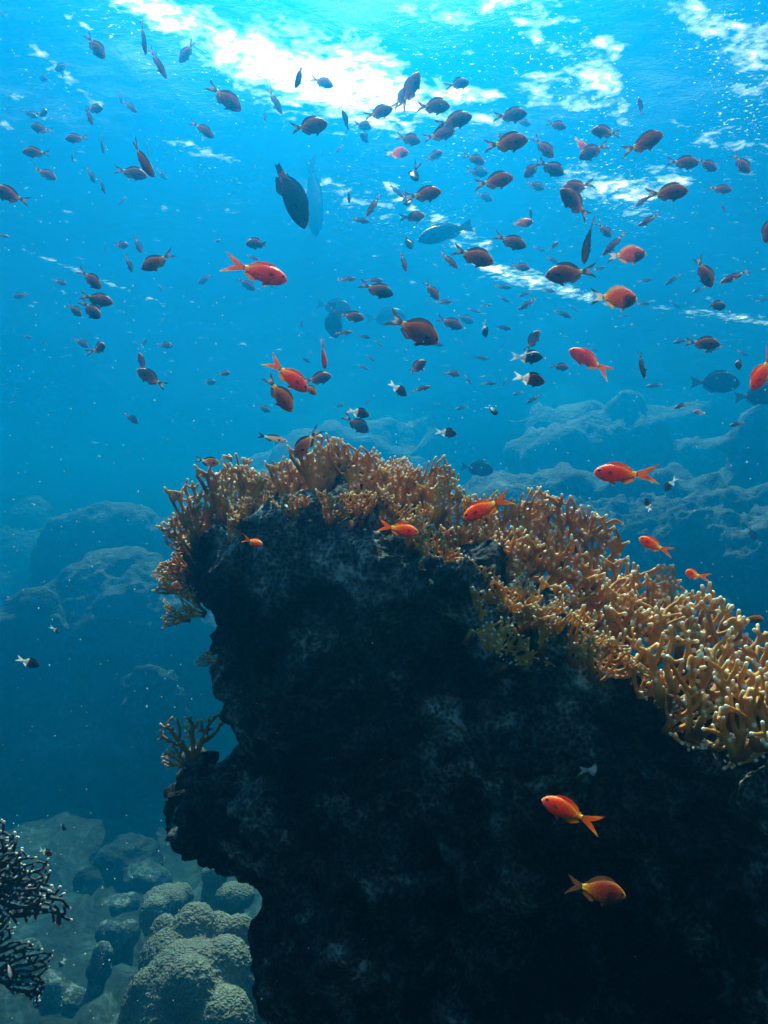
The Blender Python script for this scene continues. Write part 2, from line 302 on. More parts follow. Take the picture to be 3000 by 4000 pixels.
def build_reef():
    g = 12; xs = np.arange(600, 3760, g); ys = np.arange(1800, 6960, g)
    X, Y = np.meshgrid(xs, ys); SD = poly_sdf(X.astype(float), Y.astype(float), POLY)
    inside = (SD[:-1, :-1] > 0) & (SD[1:, :-1] > 0) & (SD[:-1, 1:] > 0) & (SD[1:, 1:] > 0)
    cnt = np.zeros(SD.shape, int)
    for dy_ in (0, 1):
        for dx_ in (0, 1): cnt[dy_:dy_+inside.shape[0], dx_:dx_+inside.shape[1]] += inside
    edge = (cnt > 0) & (cnt < 4); gy, gx = np.gradient(SD, g)
    X = np.where(edge, X-gx*SD, X); Y = np.where(edge, Y-gy*SD, Y); SD = np.where(edge, 0.0, SD)
    base = RD(X) + S*np.clip(Y-2350, 0, 900)*0.00016
    s = np.clip(SD, 0, None)
    front = base - S*0.20*(1-np.exp(-s/90)); back = base + S*0.03 + S*1.3*(1-np.exp(-s/420))
    def pts(D):
        return (np.array(FW[:])[None, None]*D[..., None] + np.stack([(X-1500)/1500*TH*D, 0*D, 0*D], -1)
                + np.array(UP[:])[None, None]*((2000-Y)/2000*TV*D)[..., None])
    nv = X.size; V = np.concatenate([pts(front).reshape(-1, 3), pts(back).reshape(-1, 3)])
    r, c = np.where(inside); W = X.shape[1]; a = r*W+c
    F = [np.stack([a, a+W, a+W+1, a+1], 1), np.stack([a, a+1, a+W+1, a+W], 1)+nv]
    def border(mask, e0, e1):
        rr, cc = np.where(mask); q = rr*W+cc; F.append(np.stack([q+e0, q+e1, q+e1+nv, q+e0+nv], 1))
    pad = np.pad(inside, 1)
    border(inside & ~pad[:-2, 1:-1], 1, 0); border(inside & ~pad[2:, 1:-1], W, W+1)
    border(inside & ~pad[1:-1, :-2], 0, W); border(inside & ~pad[1:-1, 2:], W+1, 1)
    F = np.concatenate(F); used, inv = np.unique(F, return_inverse=True)
    me = mesh_np('reef_outcrop', V[used], inv.reshape(-1, 4))
    me = remesh(me, 0.011*S, 4)
    V = coords(me).astype(float); Nn = normals(me)
    d = 0.055*fbm(V, 4.5/S, 4, 5.0, 0.6) + 0.024*fbm(V, 15.0/S, 4, 6.0, 0.5)
    cb = cells(V, 22.0/S); d += 0.009*(0.5-cb)*np.clip(fbm(V, 6.0/S, 2, 8.0)*2+0.6, 0, 1)
    d += 0.010*(0.5-cells(V, 55.0/S, 2.0))*np.clip(fbm(V, 4.0/S, 2, 12.0)*2+0.5, 0, 1.3)
    pit = fbm(V, 7.5/S, 3, 9.0); d -= 0.09*np.clip(pit-0.18, 0, 1)
    d *= S
    V += Nn*d[:, None]; set_co(me, V); smooth(me)
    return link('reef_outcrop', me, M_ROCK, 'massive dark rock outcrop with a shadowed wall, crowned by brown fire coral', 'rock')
build_reef()

# ------------------------------------------------------------------ fire coral fans
def grow_fan(seed, spread=55, n_attr=700, kill=0.046, infl=0.22, step=0.034, r0=0.0215, stub=0.12, curl=0.12, voxel=0.0085, up=0.6, mat=None, web=0.095, webp=0.8):
    g = np.random.default_rng(seed)
    th = R(spread)*(g.random(n_attr)*2-1); rr = np.sqrt(g.random(n_attr)*0.97+0.03)
    ph = g.random()*6; out_r = 0.86+0.10*np.sin(5*th+ph)+0.06*np.sin(11*th+2*ph)
    A = np.stack([np.sin(th)*rr*out_r, np.cos(th)*rr*out_r], 1); A[:, 0] += 0.15*np.sin(3*A[:, 1]+ph)*0.4
    nodes = [(-0.07, 0.0), (0.0, 0.0), (0.07, 0.0)]; par = [-1, 0, 1]
    alive = np.ones(len(A), bool)
    for it in range(90):
        if not alive.any(): break
        P = np.array(nodes); B = A[alive]
        D = np.hypot(B[:, None, 0]-P[None, :, 0], B[:, None, 1]-P[None, :, 1])
        j = D.argmin(1); dm = D.min(1); ok = dm < (infl if it > 12 else 0.5)
        if not ok.any(): break
        new = []
        for k in np.unique(j[ok]):
            v = B[ok & (j == k)]-P[k]; v = (v/np.linalg.norm(v, axis=1)[:, None]).sum(0)
            v += g.normal(0, 0.12, 2)*len(v)*0.5 + np.array([0, up])
            nrm = np.linalg.norm(v)
            if nrm < 1e-6: continue
            q = P[k]+v/nrm*step
            if np.hypot(*(P-q).T).min() < step*0.45: continue
            new.append((q, k))
        if not new: break
        for q, k in new: nodes.append(tuple(q)); par.append(k)
        P = np.array(nodes); idx = np.where(alive)[0]
        D = np.hypot(A[idx][:, None, 0]-P[None, :, 0], A[idx][:, None, 1]-P[None, :, 1]).min(1)
        alive[idx[D < kill]] = False
    P = np.array(nodes); n = len(P); desc = np.zeros(n)
    for k in range(n-1, 0, -1): desc[par[k]] += desc[k]+1
    hasch = np.zeros(n, bool); hasch[[p for p in par if p >= 0]] = True
    def W3(p):
        w = curl*math.sin(2.6*p[0]+ph)*p[1] + curl*0.8*(p[1]**2)*math.cos(ph) + 0.03*math.sin(14*p[0]+9*p[1]+ph)
        return np.array([p[0], w, p[1]])
    P3 = np.array([W3(p) for p in P]); rad = np.minimum(r0*(0.84+0.16*desc**0.5), r0*2.6)*(1+0.16*np.sin(7*P[:, 0]+5*P[:, 1]+ph))
    C, Rr, tips = [], [], []
    for k in range(n):
        C.append(P3[k]); Rr.append(rad[k])
        if par[k] >= 0:
            a, b_ = P3[par[k]], P3[k]
            C.append((a+b_)/2); Rr.append((rad[k]+min(rad[par[k]], rad[k]*1.3))/2)
            if not hasch[k]:
                d = (b_-a)/np.linalg.norm(b_-a); d = d + g.normal(0, 0.25, 3); d /= np.linalg.norm(d)
                m_ = 0.05+0.045*g.random()
                for f in (0.25, 0.5, 0.75, 1.0): C.append(b_+d*m_*f); Rr.append(r0*(0.98 if f < 1 else 1.05))
                tips.append(b_+d*m_)
        if g.random() < stub and P[k][1] > 0.18:
            s = 1 if g.random() < 0.5 else -1
            d = np.array([g.normal(0, 0.5), s*(0.6+0.5*g.random()), 0.45+0.6*g.random()]); d /= np.linalg.norm(d)
            m_ = 0.05+0.06*g.random()
            for f in (0.25, 0.5, 0.75, 1.0): C.append(P3[k]+d*(rad[k]*0.5+m_*f)); Rr.append(r0*(1.05-0.12*f))
            tips.append(P3[k]+d*(rad[k]*0.5+m_))
    # webs: neighbouring branches fuse into a perforated plate, more so towards the base
    DD = np.sqrt(((P3[:, None]-P3[None])**2).sum(-1))
    for a_, b_ in zip(*np.where(np.triu((DD < web) & (DD > r0*1.2), 2))):
        v_ = (P[a_][1]+P[b_][1])/2
        if abs(DD[a_, b_]) > 0 and par[a_] != b_ and par[b_] != a_ and g.random() < webp*(1.3-1.45*v_):
            n_ = max(1, int(DD[a_, b_]/(r0*0.8)))
            for q_ in range(1, n_): C.append(P3[a_]+(P3[b_]-P3[a_])*q_/n_); Rr.append(r0*0.72)
    C = np.array(C); Rr = np.array(Rr)
    V, F = spheres(C, Rr, ICO1)
    me = remesh(mesh_np('fire_coral', V, F), voxel, 2)
    V = coords(me).astype(float); T = np.array(tips); tip = np.zeros(len(V)); gapsh = np.zeros(len(V))
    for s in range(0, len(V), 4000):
        D = np.sqrt(((V[s:s+4000, None]-T[None])**2).sum(-1)).min(1); tip[s:s+4000] = np.clip(1.25-D/(r0*1.6), 0, 1); gapsh[s:s+4000] = np.clip(1.0-(D-r0*2)/(r0*7), 0, 1)
    fattr(me, 'tip', tip); fattr(me, 'gap_shade', gapsh); smooth(me); me.materials.append(mat or M_CORAL)
    return me
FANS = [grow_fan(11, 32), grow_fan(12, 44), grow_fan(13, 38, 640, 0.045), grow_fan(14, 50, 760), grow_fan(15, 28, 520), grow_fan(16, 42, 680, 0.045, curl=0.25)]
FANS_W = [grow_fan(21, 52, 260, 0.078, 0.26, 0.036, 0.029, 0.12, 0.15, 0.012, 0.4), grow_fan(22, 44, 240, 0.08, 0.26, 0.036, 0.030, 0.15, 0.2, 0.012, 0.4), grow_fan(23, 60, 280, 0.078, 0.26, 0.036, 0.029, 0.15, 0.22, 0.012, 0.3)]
FAN_FINE = [grow_fan(31, 62, 1500, 0.030, 0.2, 0.021, 0.0155, 0.10, 0.14, 0.0065, 0.12, M_CORAL_SHADED, 0.045, 0.3), grow_fan(32, 50, 1300, 0.030, 0.2, 0.021, 0.0155, 0.10, 0.2, 0.0065, 0.12, M_CORAL_SHADED, 0.045, 0.3)]  # unlit fans: their shade is in the coral colour itself
coral_recs = []
def put_fan(me, bx, by, h, ang=0, dd=0.0, yaw=0, lean=12, d=None, note=None):
    """base at photo pixel bx,by; h height in px; ang tilt clockwise; yaw turn about its own axis; lean away from camera"""
    d = RD(bx)+dd*S if d is None else d*S
    o = link('fire_coral', me)
    a = R(ang); v = (RT*math.sin(a) + UP*math.cos(a)); v = (v*math.cos(R(lean)) + FW*math.sin(R(lean))).normalized()
    w = FW - v*FW.dot(v); w.normalize(); u = v.cross(w).normalized()*-1
    w2 = Matrix.Rotation(R(yaw), 3, v) @ w; u2 = w2.cross(v)
    s = h*mpp(d)
    o.matrix_world = Matrix.Translation(at(bx, by, d)) @ Matrix((u2, w2, v)).transposed().to_4x4() @ Matrix.Scale(s, 4)
    coral_recs.append((o, bx+math.sin(a)*h*0.6, by-math.cos(a)*h*0.6, dd, note)); return o
F6 = lambda i: FANS[i % 6]
# crest, left to right: (x, y, height, tilt, depth offset, turn)
crest = [(785, 2130, 285, -6, .02, 15), (760, 2150, 200, -22, .0, -25), (880, 2060, 305, 0, .06, 30), (930, 2050, 260, 4, .0, -35), (1000, 2040, 220, 6, .03, 20), (1070, 2020, 185, -4, .05, -10),
         (1130, 2000, 235, -4, -.01, 35), (1190, 1990, 240, 4, .05, -20), (1250, 1975, 300, -2, .02, 25), (1320, 1970, 270, 4, .08, -30), (1400, 1970, 265, -2, .0, 15), (1480, 1980, 215, 6, .05, -15),
         (1550, 2000, 205, 0, .0, 30), (1615, 2010, 245, 4, .05, -25), (1700, 2060, 220, 6, .02, 10), (1780, 2120, 220, 8, .08, -20), (1870, 2150, 210, 6, .05, 20), (1100, 1990, 200, -12, .1, 0), (1440, 1960, 230, 10, .12, 20), (1660, 2030, 235, -4, .12, -10)]
for i, (x, y, h, a, dd, yw) in enumerate(crest): put_fan(F6(i), x, y, h, a, dd-.10, yw, lean=8)
# second row of the left part, short, hanging over the wall
for i, (x, y, h, a, dd, yw) in enumerate([(740, 2330, 165, -48, -.02, 20), (750, 2250, 150, -66, .0, -20), (775, 2190, 165, -30, -.05, 40), (800, 2400, 130, -65, -.02, 10), (740, 2420, 120, -80, .0, 30),
        (900, 2150, 190, 30, -.155, -40), (980, 2110, 170, -10, -.155, 45), (1080, 2090, 170, 5, -.155, -40), (1180, 2080, 190, -5, -.155, 50), (1290, 2060, 180, 8, -.155, -50), (1400, 2050, 190, 15, -.155, 40),
        (1500, 2080, 190, 25, -.155, -35), (1600, 2150, 200, 15, -.155, 45), (1680, 2230, 210, 15, -.155, -20), (862, 2590, 100, -60, -.03, 20)]):
    put_fan(F6(i+2), x, y, h, a, dd, yw, lean=-28 if x > 850 else -15)
# the slope to the right: taller overlapping plates
slope = [(1960, 2170, 290, 6, .10, -15), (2060, 2210, 310, 12, .14, 20), (2180, 2220, 320, 6, .18, -10), (2290, 2330, 340, 18, .16, 15), (2420, 2430, 300, 24, .12, -25), (2540, 2500, 280, 22, .12, 10),
         (1800, 2260, 260, 14, -.05, 30), (1900, 2330, 300, 22, -.06, -20), (2020, 2380, 320, 20, -.04, 10), (2150, 2400, 330, 24, .0, -20), (2260, 2480, 320, 30, .0, 15), (2370, 2560, 310, 26, .0, -15),
         (1860, 2440, 250, 35, -.13, 35), (1990, 2520, 270, 38, -.11, -15), (2110, 2600, 280, 34, -.10, 20), (2230, 2640, 260, 40, -.09, -25), (1770, 2350, 220, 20, -.14, -30), (2080, 2480, 280, 30, -.08, 25),
         (1740, 2420, 230, 25, -.15, 20), (1830, 2520, 240, 30, -.155, -25), (1930, 2610, 250, 32, -.155, 15), (1680, 2330, 210, 15, -.15, 30), (2120, 2540, 230, 24, -.15, 10), (2230, 2590, 240, 28, -.15, -20), (2040, 2480, 210, 22, -.16, 20), (1950, 2420, 210, 18, -.15, -15), (2320, 2660, 240, 30, -.14, 10), (1820, 2340, 200, 15, -.15, 15)]
for i, (x, y, h, a, dd, yw) in enumerate(slope): put_fan(F6(i+1), x, y, h, a, dd, yw, lean=4 if dd > .05 else -12 if dd > -.13 else -32)
wide = [(2520, 2620, 330, 12, .02, 15), (2640, 2620, 350, 10, .08, -20), (2740, 2600, 330, 22, .12, 10), (2860, 2680, 340, 30, .10, -15), (2980, 2780, 330, 12, .06, 20), (2600, 2760, 330, 16, -.10, -20),
        (2720, 2780, 330, 10, -.08, 25), (2850, 2840, 340, 16, -.10, -10), (2980, 2920, 330, 14, -.12, 15), (2480, 2780, 250, 34, -.09, 25), (2700, 2890, 240, 25, -.12, -25), (2890, 2960, 300, 6, -.13, 20), (3080, 2900, 400, 0, .0, -10), (3060, 3010, 320, -10, -.2, 20), (2390, 2660, 220, 30, -.08, 0), (2600, 2860, 200, 38, -.10, 15)]
for i, (x, y, h, a, dd, yw) in enumerate(wide): put_fan(FANS_W[i % 3], x, y, h, a, dd, yw, lean=4 if dd > .05 else -10)
# small coral on the ledge at the left
FAN_B = grow_fan(41, 55, 240, 0.08, 0.26, 0.036, 0.034, 0.12, 0.2, 0.012, 0.4, M_CORAL_LEDGE_SHADED)  # uses a shaded copy of the fire coral colour
put_fan(FAN_B, 755, 2960, 190, -6, -.03, 20, note='small shaded branching coral standing alone on the left rock ledge')
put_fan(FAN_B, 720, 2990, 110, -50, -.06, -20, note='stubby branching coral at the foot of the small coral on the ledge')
# pale-tipped fan at the left edge
put_fan(FAN_FINE[0], -190, 3590, 500, 30, yaw=12, d=1.55, lean=-6, note='shaded fine-branched coral fan with pale blue tips at the left photo edge')
put_fan(FAN_FINE[1], -150, 3480, 370, 46, yaw=-28, d=1.45, lean=-6, note='shaded fine-branched coral fan in front of the taller one at the left photo edge')
put_fan(FAN_FINE[1], -150, 3770, 350, 58, yaw=-15, d=1.5, lean=-6, note='lowest of the shaded fine-branched coral fans at the left photo edge')
# low rim of coral on the right ledge
for i, (x, y, h, a, dd) in enumerate([(2720, 2905, 260, 20, -.05), (2880, 2915, 260, -15, -.05), (3020, 2920, 280, -10, -.05)]):
    put_fan(FANS_W[i % 3], x, y, h, a, dd, 8, lean=-74, note=('flat coral plate jutting from the ledge, leftmost of three', 'flat coral plate jutting from the ledge, middle of three', 'flat coral plate jutting from the ledge, rightmost of three')[i])

def ordinal(i, n):
    W = ['', 'second', 'third', 'fourth', 'fifth', 'sixth', 'seventh', 'eighth', 'ninth', 'tenth', 'eleventh', 'twelfth', 'thirteenth', 'fourteenth', 'fifteenth', 'sixteenth', 'seventeenth', 'eighteenth']
    if n == 1: return 'only one'
    if i == 0: return 'leftmost'
    if i == n-1: return 'rightmost'
    return (W[i] if i < len(W) else '%dth' % (i+1)) + ' from left'
def label_corals():
    zones = {}
    for r in coral_recs:
        o, x, y, dd, note = r; o['category'] = 'coral'
        if note: o['label'] = note; continue
        if x < 760 and y > 2050: z = ('side', 'short brown fire coral sprig, %s on the outcrop\'s left edge')
        elif x < 1950 and dd < -.15: z = ('front', 'stubby brown fire coral, %s in the low front row above the dark wall')
        elif x < 1950: z = ('crest', 'upright pale-tipped fire coral fan, %s along the outcrop\'s top crest')
        elif x < 2560: z = ('mid', 'golden brown fire coral fan, %s on the slope right of the crest') if dd > -.08 else ('midlow', 'golden fire coral plate, %s along the shaded lower rim of the slope')
        else: z = ('right', 'thick-branched fire coral fan, %s on the far right slope') if dd > -.05 else ('rightlow', 'thick-branched fire coral, %s in the front row at lower right')
        zones.setdefault(z, []).append((x, o))
    for (k, s), l in zones.items():
        l.sort(key=lambda t: t[0])
        for i, (x, o) in enumerate(l):
            o['label'] = s % ordinal(i, len(l)); o['group'] = 'fire corals growing on the reef outcrop'
label_corals()

# ------------------------------------------------------------------ lobed corals, reef hills
def blob(name, parts, mat, voxel, disp, label=None, cat=None, group=None, kind=None, bump=None, seed=0):
    """parts: (px, py, depth, rx_px, ry_px, rz_factor)"""
    C, Rr = [], []
    for (px, py, d, rx, ry, rz) in parts:
        k = mpp(d); C.append(at(px, py, d)[:]); Rr.append((rx*k, rx*k*rz, ry*k))
    c0 = np.array(C).mean(0); V, F = spheres(np.array(C)-c0, np.array(Rr), ICO3)
    me = remesh(mesh_np(name, V, F), voxel, 5)
    V = coords(me).astype(float); Nn = normals(me); W = V+c0
    d = sum(a*fbm(W, s, 3, seed+i) for i, (a, s) in enumerate(disp))
    if bump: d = d + bump[0]*np.clip(0.62-cells(W, bump[1], seed), -0.2, 1)
    V += Nn*d[:, None]; set_co(me, V); smooth(me)
    o = link(name, me, mat, label, cat, group, kind); o.location = c0; return o
G = 'massive lobed corals on the seabed'
D0 = 2.7
blob('lobed_coral', [(750, 3990, D0-.03, 235, 300, 1), (590, 3960, D0, 110, 170, 1), (680, 3780, D0+.08, 130, 150, 1), (760, 3700, D0+.12, 110, 170, 1), (640, 3700, D0+.2, 70, 120, 1), (850, 3680, D0+.2, 75, 110, 1), (930, 3700, D0+.2, 80, 130, 1),
     (880, 3830, D0, 120, 170, 1), (740, 3860, D0-.14, 110, 120, .9), (600, 3870, D0-.05, 85, 90, 1), (980, 3850, D0+.05, 60, 150, 1), (1000, 3980, D0, 80, 140, 1), (860, 4010, D0-.16, 130, 150, 1), (520, 4080, D0, 70, 200, 1)], M_KNOB, 0.0085, [(0.010, 6)],
     'large knobbly brown coral dome on the seabed beside the dark outcrop\'s foot', 'coral', G, bump=(0.011, 55), seed=1)
blob('lobed_coral', [(640, 3520, 3.9, 85, 60, 1), (600, 3580, 3.8, 60, 80, 1), (700, 3500, 4.0, 50, 45, 1)], M_KNOB, 0.011, [(0.012, 5)], 'rounded brown coral mound just behind the large knobbly dome', 'coral', G, bump=(0.012, 50), seed=2)
blob('lobed_coral', [(835, 3420, 4.1, 50, 55, 1), (830, 3500, 4.1, 50, 80, 1)], M_KNOB, 0.011, [(0.012, 5)], 'upright rounded coral knob against the outcrop\'s lower left edge', 'coral', G, bump=(0.012, 50), seed=3)
blob('lobed_coral', [(920, 3500, 3.8, 75, 50, 1), (900, 3580, 3.8, 60, 70, 1)], M_KNOB, 0.011, [(0.012, 5)], 'bumpy coral mound touching the dark outcrop, above the large dome', 'coral', G, bump=(0.012, 50), seed=4)
blob('lobed_coral', [(420, 3640, 4.0, 50, 45, 1), (500, 3650, 4.0, 50, 55, 1), (460, 3740, 4.0, 65, 120, 1)], M_DOME, 0.02, [(0.015, 4)], 'smooth coral with two round heads left of the large dome', 'coral', G, seed=5)
blob('lobed_coral', [(460, 3530, 4.5, 75, 30, 1), (420, 3560, 4.5, 55, 30, 1), (515, 3520, 4.5, 35, 35, 1)], M_DOME, 0.011, [(0.012, 5)], 'flattened pale coral behind the two-headed smooth coral', 'coral', G, seed=6)
blob('lobed_coral', [(400, 3720, 3.5, 42, 45, 1), (390, 3790, 3.5, 38, 45, 1), (375, 3860, 3.5, 34, 45, 1), (350, 3930, 3.5, 38, 60, 1), (345, 4030, 3.5, 48, 80, 1)], M_DOME, 0.018, [(0.03, 5)], 'tall knobbly coral column left of the large dome', 'coral', G, seed=7)
blob('lobed_coral', [(300, 3720, 4.2, 70, 60, 1), (230, 3790, 4.2, 60, 60, 1), (310, 3820, 4.1, 60, 90, 1)], M_DOME, 0.022, [(0.04, 4)], 'low dull coral mound behind the coral column', 'coral', G, seed=8)
blob('lobed_coral', [(190, 3860, 3.5, 80, 70, 1), (250, 3930, 3.5, 70, 80, 1), (120, 3960, 3.5, 90, 80, 1), (110, 3790, 3.55, 70, 90, 1)], M_DOME, 0.022, [(0.05, 4)], 'broad lumpy coral mound in the bottom left corner', 'coral', G, seed=9)
for i, (x, y, r, lb) in enumerate([(760, 3625, 26, 'smooth blue-grey coral ball, leftmost of three on the large dome'), (815, 3612, 24, 'smooth coral ball, topmost of three on the large dome'), (808, 3648, 24, 'smooth coral ball, lowest of three on the large dome'), (962, 3750, 18, 'single smooth coral ball on the dome\'s right shoulder')]):
    blob('ball_coral', [(x, y, 2.86, r, r, 1)], M_DOME, 0.008, [(0.004, 8)], lb, 'coral', 'smooth ball corals on the large dome', seed=11+i)
# reef hills
H = dict(kind='structure')
blob('reef_hill', [(2350, 2220, 6.1, 330, 260, .8), (2650, 2150, 5.9, 300, 200, .8), (3000, 2250, 5.8, 420, 260, .8), (2250, 2010, 6.2, 110, 60, 1), (2500, 2000, 6.2, 130, 70, 1), (2750, 2020, 6.0, 160, 80, 1), (3300, 2300, 5.7, 400, 300, .8), (2600, 2500, 6.1, 900, 300, .6), (2600, 2900, 6.3, 900, 500, .6)],
     M_FAR, 0.028, [(0.10, 1.8), (0.05, 6), (0.02, 16)], bump=(0.05, 16), seed=20, **H)
blob('reef_hill', [(2420, 1750, 9.0, 220, 130, .8), (2480, 1660, 9.0, 90, 90, .8), (2200, 1830, 8.8, 220, 110, .8), (2700, 1820, 8.9, 200, 90, .8), (2950, 1780, 6.8, 150, 130, .8), (3050, 1700, 6.8, 120, 120, .8), (2300, 2050, 7.2, 700, 200, .8), (3100, 2000, 7, 500, 200, .8), (2500, 2500, 7.2, 1300, 450, .6)],
     M_FAR, 0.07, [(0.28, 1.2), (0.10, 4)], bump=(0.12, 4), seed=21, **H)
blob('reef_hill', [(1950, 1720, 10.5, 400, 130, .8), (1500, 1850, 10.5, 500, 160, .8), (2400, 1800, 11, 700, 180, .8), (1900, 2200, 10.5, 1200, 400, .6)], M_FAR, 0.12, [(0.5, .7), (0.15, 2.5)], bump=(0.16, 3), seed=22, **H)
blob('reef_hill', [(470, 2120, 8.9, 190, 150, .8), (330, 2220, 8.9, 200, 220, .8), (600, 2250, 8.8, 170, 220, .8), (450, 2700, 7.2, 450, 550, .7)], M_FAR, 0.04, [(0.10, 1.3), (0.05, 5)], bump=(0.05, 12), seed=23, **H)
blob('reef_hill', [(-100, 1700, 15, 600, 480, .7), (350, 1850, 14.8, 450, 360, .7), (800, 1950, 14.6, 450, 330, .7), (-300, 2500, 14, 1100, 800, .7)], M_FAR, 0.14, [(0.3, .5), (0.06, 2.2)], seed=24, **H)
blob('reef_hill', [(120, 2650, 6.6, 170, 350, .9), (0, 2900, 6.5, 250, 500, .9), (300, 3050, 6.5, 300, 300, .9)], M_FAR, 0.05, [(0.15, 1.3), (0.06, 5)], seed=25, **H)
blob('reef_hill', [(500, 3360, 5.2, 130, 90, .9), (420, 3450, 5.1, 130, 80, .9), (570, 3470, 5.0, 90, 90, .9)], M_FAR, 0.03, [(0.04, 3), (0.02, 9)], bump=(0.03, 16), seed=26, **H)
blob('reef_hill', [(600, 2640, 6.0, 70, 40, .9), (550, 2680, 6.0, 80, 40, .9), (650, 2670, 6.0, 45, 60, .9), (600, 2760, 6.1, 120, 100, .9)], M_FAR, 0.022, [(0.05, 4), (0.03, 12)], bump=(0.04, 14), seed=27, **H)
# end of large things

# ------------------------------------------------------------------ fish
def interp(s, xs, ys): return np.interp(s, xs, ys)
SHAPES = {
 # s stations from nose to tail root: top, bottom, half width; body length share; tail spread; fork depth
 'c': dict(s=[0, .04, .12, .25, .4, .6, .8, .92, 1], top=[.0, .05, .108, .165, .185, .162, .088, .05, .042], bot=[-.005, -.045, -.095, -.150, -.178, -.16, -.08, -.045, -.04], w=[0, .028, .052, .070, .074, .058, .030, .016, .010], bl=.74, tail=.15, fork=.16, dors=.055),
 'l': dict(s=[0, .04, .12, .25, .4, .6, .8, .92, 1], top=[.0, .03, .062, .095, .108, .095, .055, .036, .03], bot=[-.005, -.028, -.055, -.09, -.105, -.09, -.05, -.034, -.03], w=[0, .024, .044, .056, .058, .046, .024, .013, .008], bl=.76, tail=.11, fork=.15, dors=.035),
 'a': dict(s=[0, .04, .12, .25, .4, .6, .8, .92, 1], top=[.0, .05, .095, .135, .150, .132, .078, .047, .040], bot=[-.01, -.05, -.092, -.13, -.143, -.125, -.072, -.044, -.038], w=[0, .03, .052, .066, .068, .055, .030, .016, .010], bl=.68, tail=.17, fork=.20, dors=.05),
 'h': dict(s=[0, .04, .12, .25, .4, .6, .8, .92, 1], top=[.0, .055, .11, .17, .195, .165, .085, .055, .045], bot=[-.005, -.05, -.10, -.155, -.18, -.16, -.08, -.05, -.042], w=[0, .03, .055, .074, .078, .06, .030, .016, .010], bl=.72, tail=.14, fork=.13, dors=.06),
 's': dict(s=[0, .03, .10, .22, .4, .6, .8, .93, 1], top=[-.01, .05, .125, .20, .235, .21, .115, .04, .035], bot=[-.03, -.07, -.12, -.18, -.215, -.20, -.11, -.04, -.035], w=[0, .022, .045, .062, .068, .055, .030, .014, .010], bl=.80, tail=.135, fork=.05, dors=.04),
 'p': dict(s=[0, .03, .10, .22, .4, .6, .8, .93, 1], top=[-.02, .02, .075, .13, .155, .14, .085, .055, .05], bot=[-.03, -.055, -.09, -.13, -.15, -.13, -.08, -.055, -.05], w=[0, .025, .05, .07, .075, .06, .035, .018, .012], bl=.82, tail=.12, fork=.03, dors=.03),
}
SHAPES['q'] = dict(SHAPES['p'], tail=.035, dors=.05, bl=.88)
def fish_color(kind, x, z, fin, s):
    """colour pattern of the skin, with sunlit backs and shaded bellies painted into some kinds"""
    n = len(x); c = np.zeros((n, 3))
    def m(mask, col): c[mask] = col
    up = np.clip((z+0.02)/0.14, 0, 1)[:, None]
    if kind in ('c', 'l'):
        c[:] = (1-up)*np.array([.045, .04, .04]) + up*np.array([.46, .19, .028])  # sunlit back and shaded belly painted into the skin colour
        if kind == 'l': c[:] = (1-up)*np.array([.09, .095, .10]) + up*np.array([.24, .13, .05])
        m(fin, (.10, .07, .07)); m(fin & (x < -.24), (.14, .08, .07)); m(fin & (x < -.30) & (np.abs(z) < .05), (.40, .34, .34))
    elif kind == 'o':
        g = np.clip((x-0.12)/0.10, 0, 1)[:, None]
        lo = np.clip(-(z-0.06)/0.06, 0, 1)[:, None]
        c[:] = np.array([.90, .20, .012]); c[:] = c*(1-g*lo) + g*lo*np.array([.09, .03, .03])
        m((x > .44), (.80, .25, .10)); m(fin, (.85, .45, .20)); m(fin & (x < -.24), (.85, .65, .60)); m(fin & (x < -.24) & (np.abs(z) > .07), (.08, .05, .05))
    elif kind == 'b':
        g = np.clip((x-0.12)/0.10, 0, 1)[:, None]; lo = np.clip(-(z-0.06)/0.06, 0, 1)[:, None]
        c[:] = np.array([.19, .06, .012]); c[:] = c*(1-g*lo) + g*lo*np.array([.04, .025, .02]); m(fin, (.28, .11, .05))
    elif kind == 'a':
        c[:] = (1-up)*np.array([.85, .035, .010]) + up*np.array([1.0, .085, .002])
        m(fin, (.95, .24, .02)); m(fin & (x < -.22), (.95, .18, .015)); m(fin & (x < -.28) & (np.abs(z) > .10), (.95, .42, .05)); m(fin & (z > .13), (.80, .08, .02))
        m(~fin & (x > .36) & (z < .0), (.55, .05, .12))
    elif kind == 'h':
        c[:] = (.018, .015, .018); m(x < -.02, (.85, .80, .78))
    elif kind == 'd':
        c[:] = (1-up)*np.array([.16, .14, .15]) + up*np.array([.10, .085, .09]); m(fin, (.045, .04, .05)); m(fin & (x < -.30) & (np.abs(z) < .06), (.4, .4, .42))
    elif kind == 'w':
        c[:] = (.75, .62, .58); m(z > .055, (.12, .10, .11)); m(fin, (.07, .06, .07))
    elif kind in ('s', 'p', 'q'):
        c[:] = (.045, .045, .05); m(fin, (.03, .035, .045))
    return c
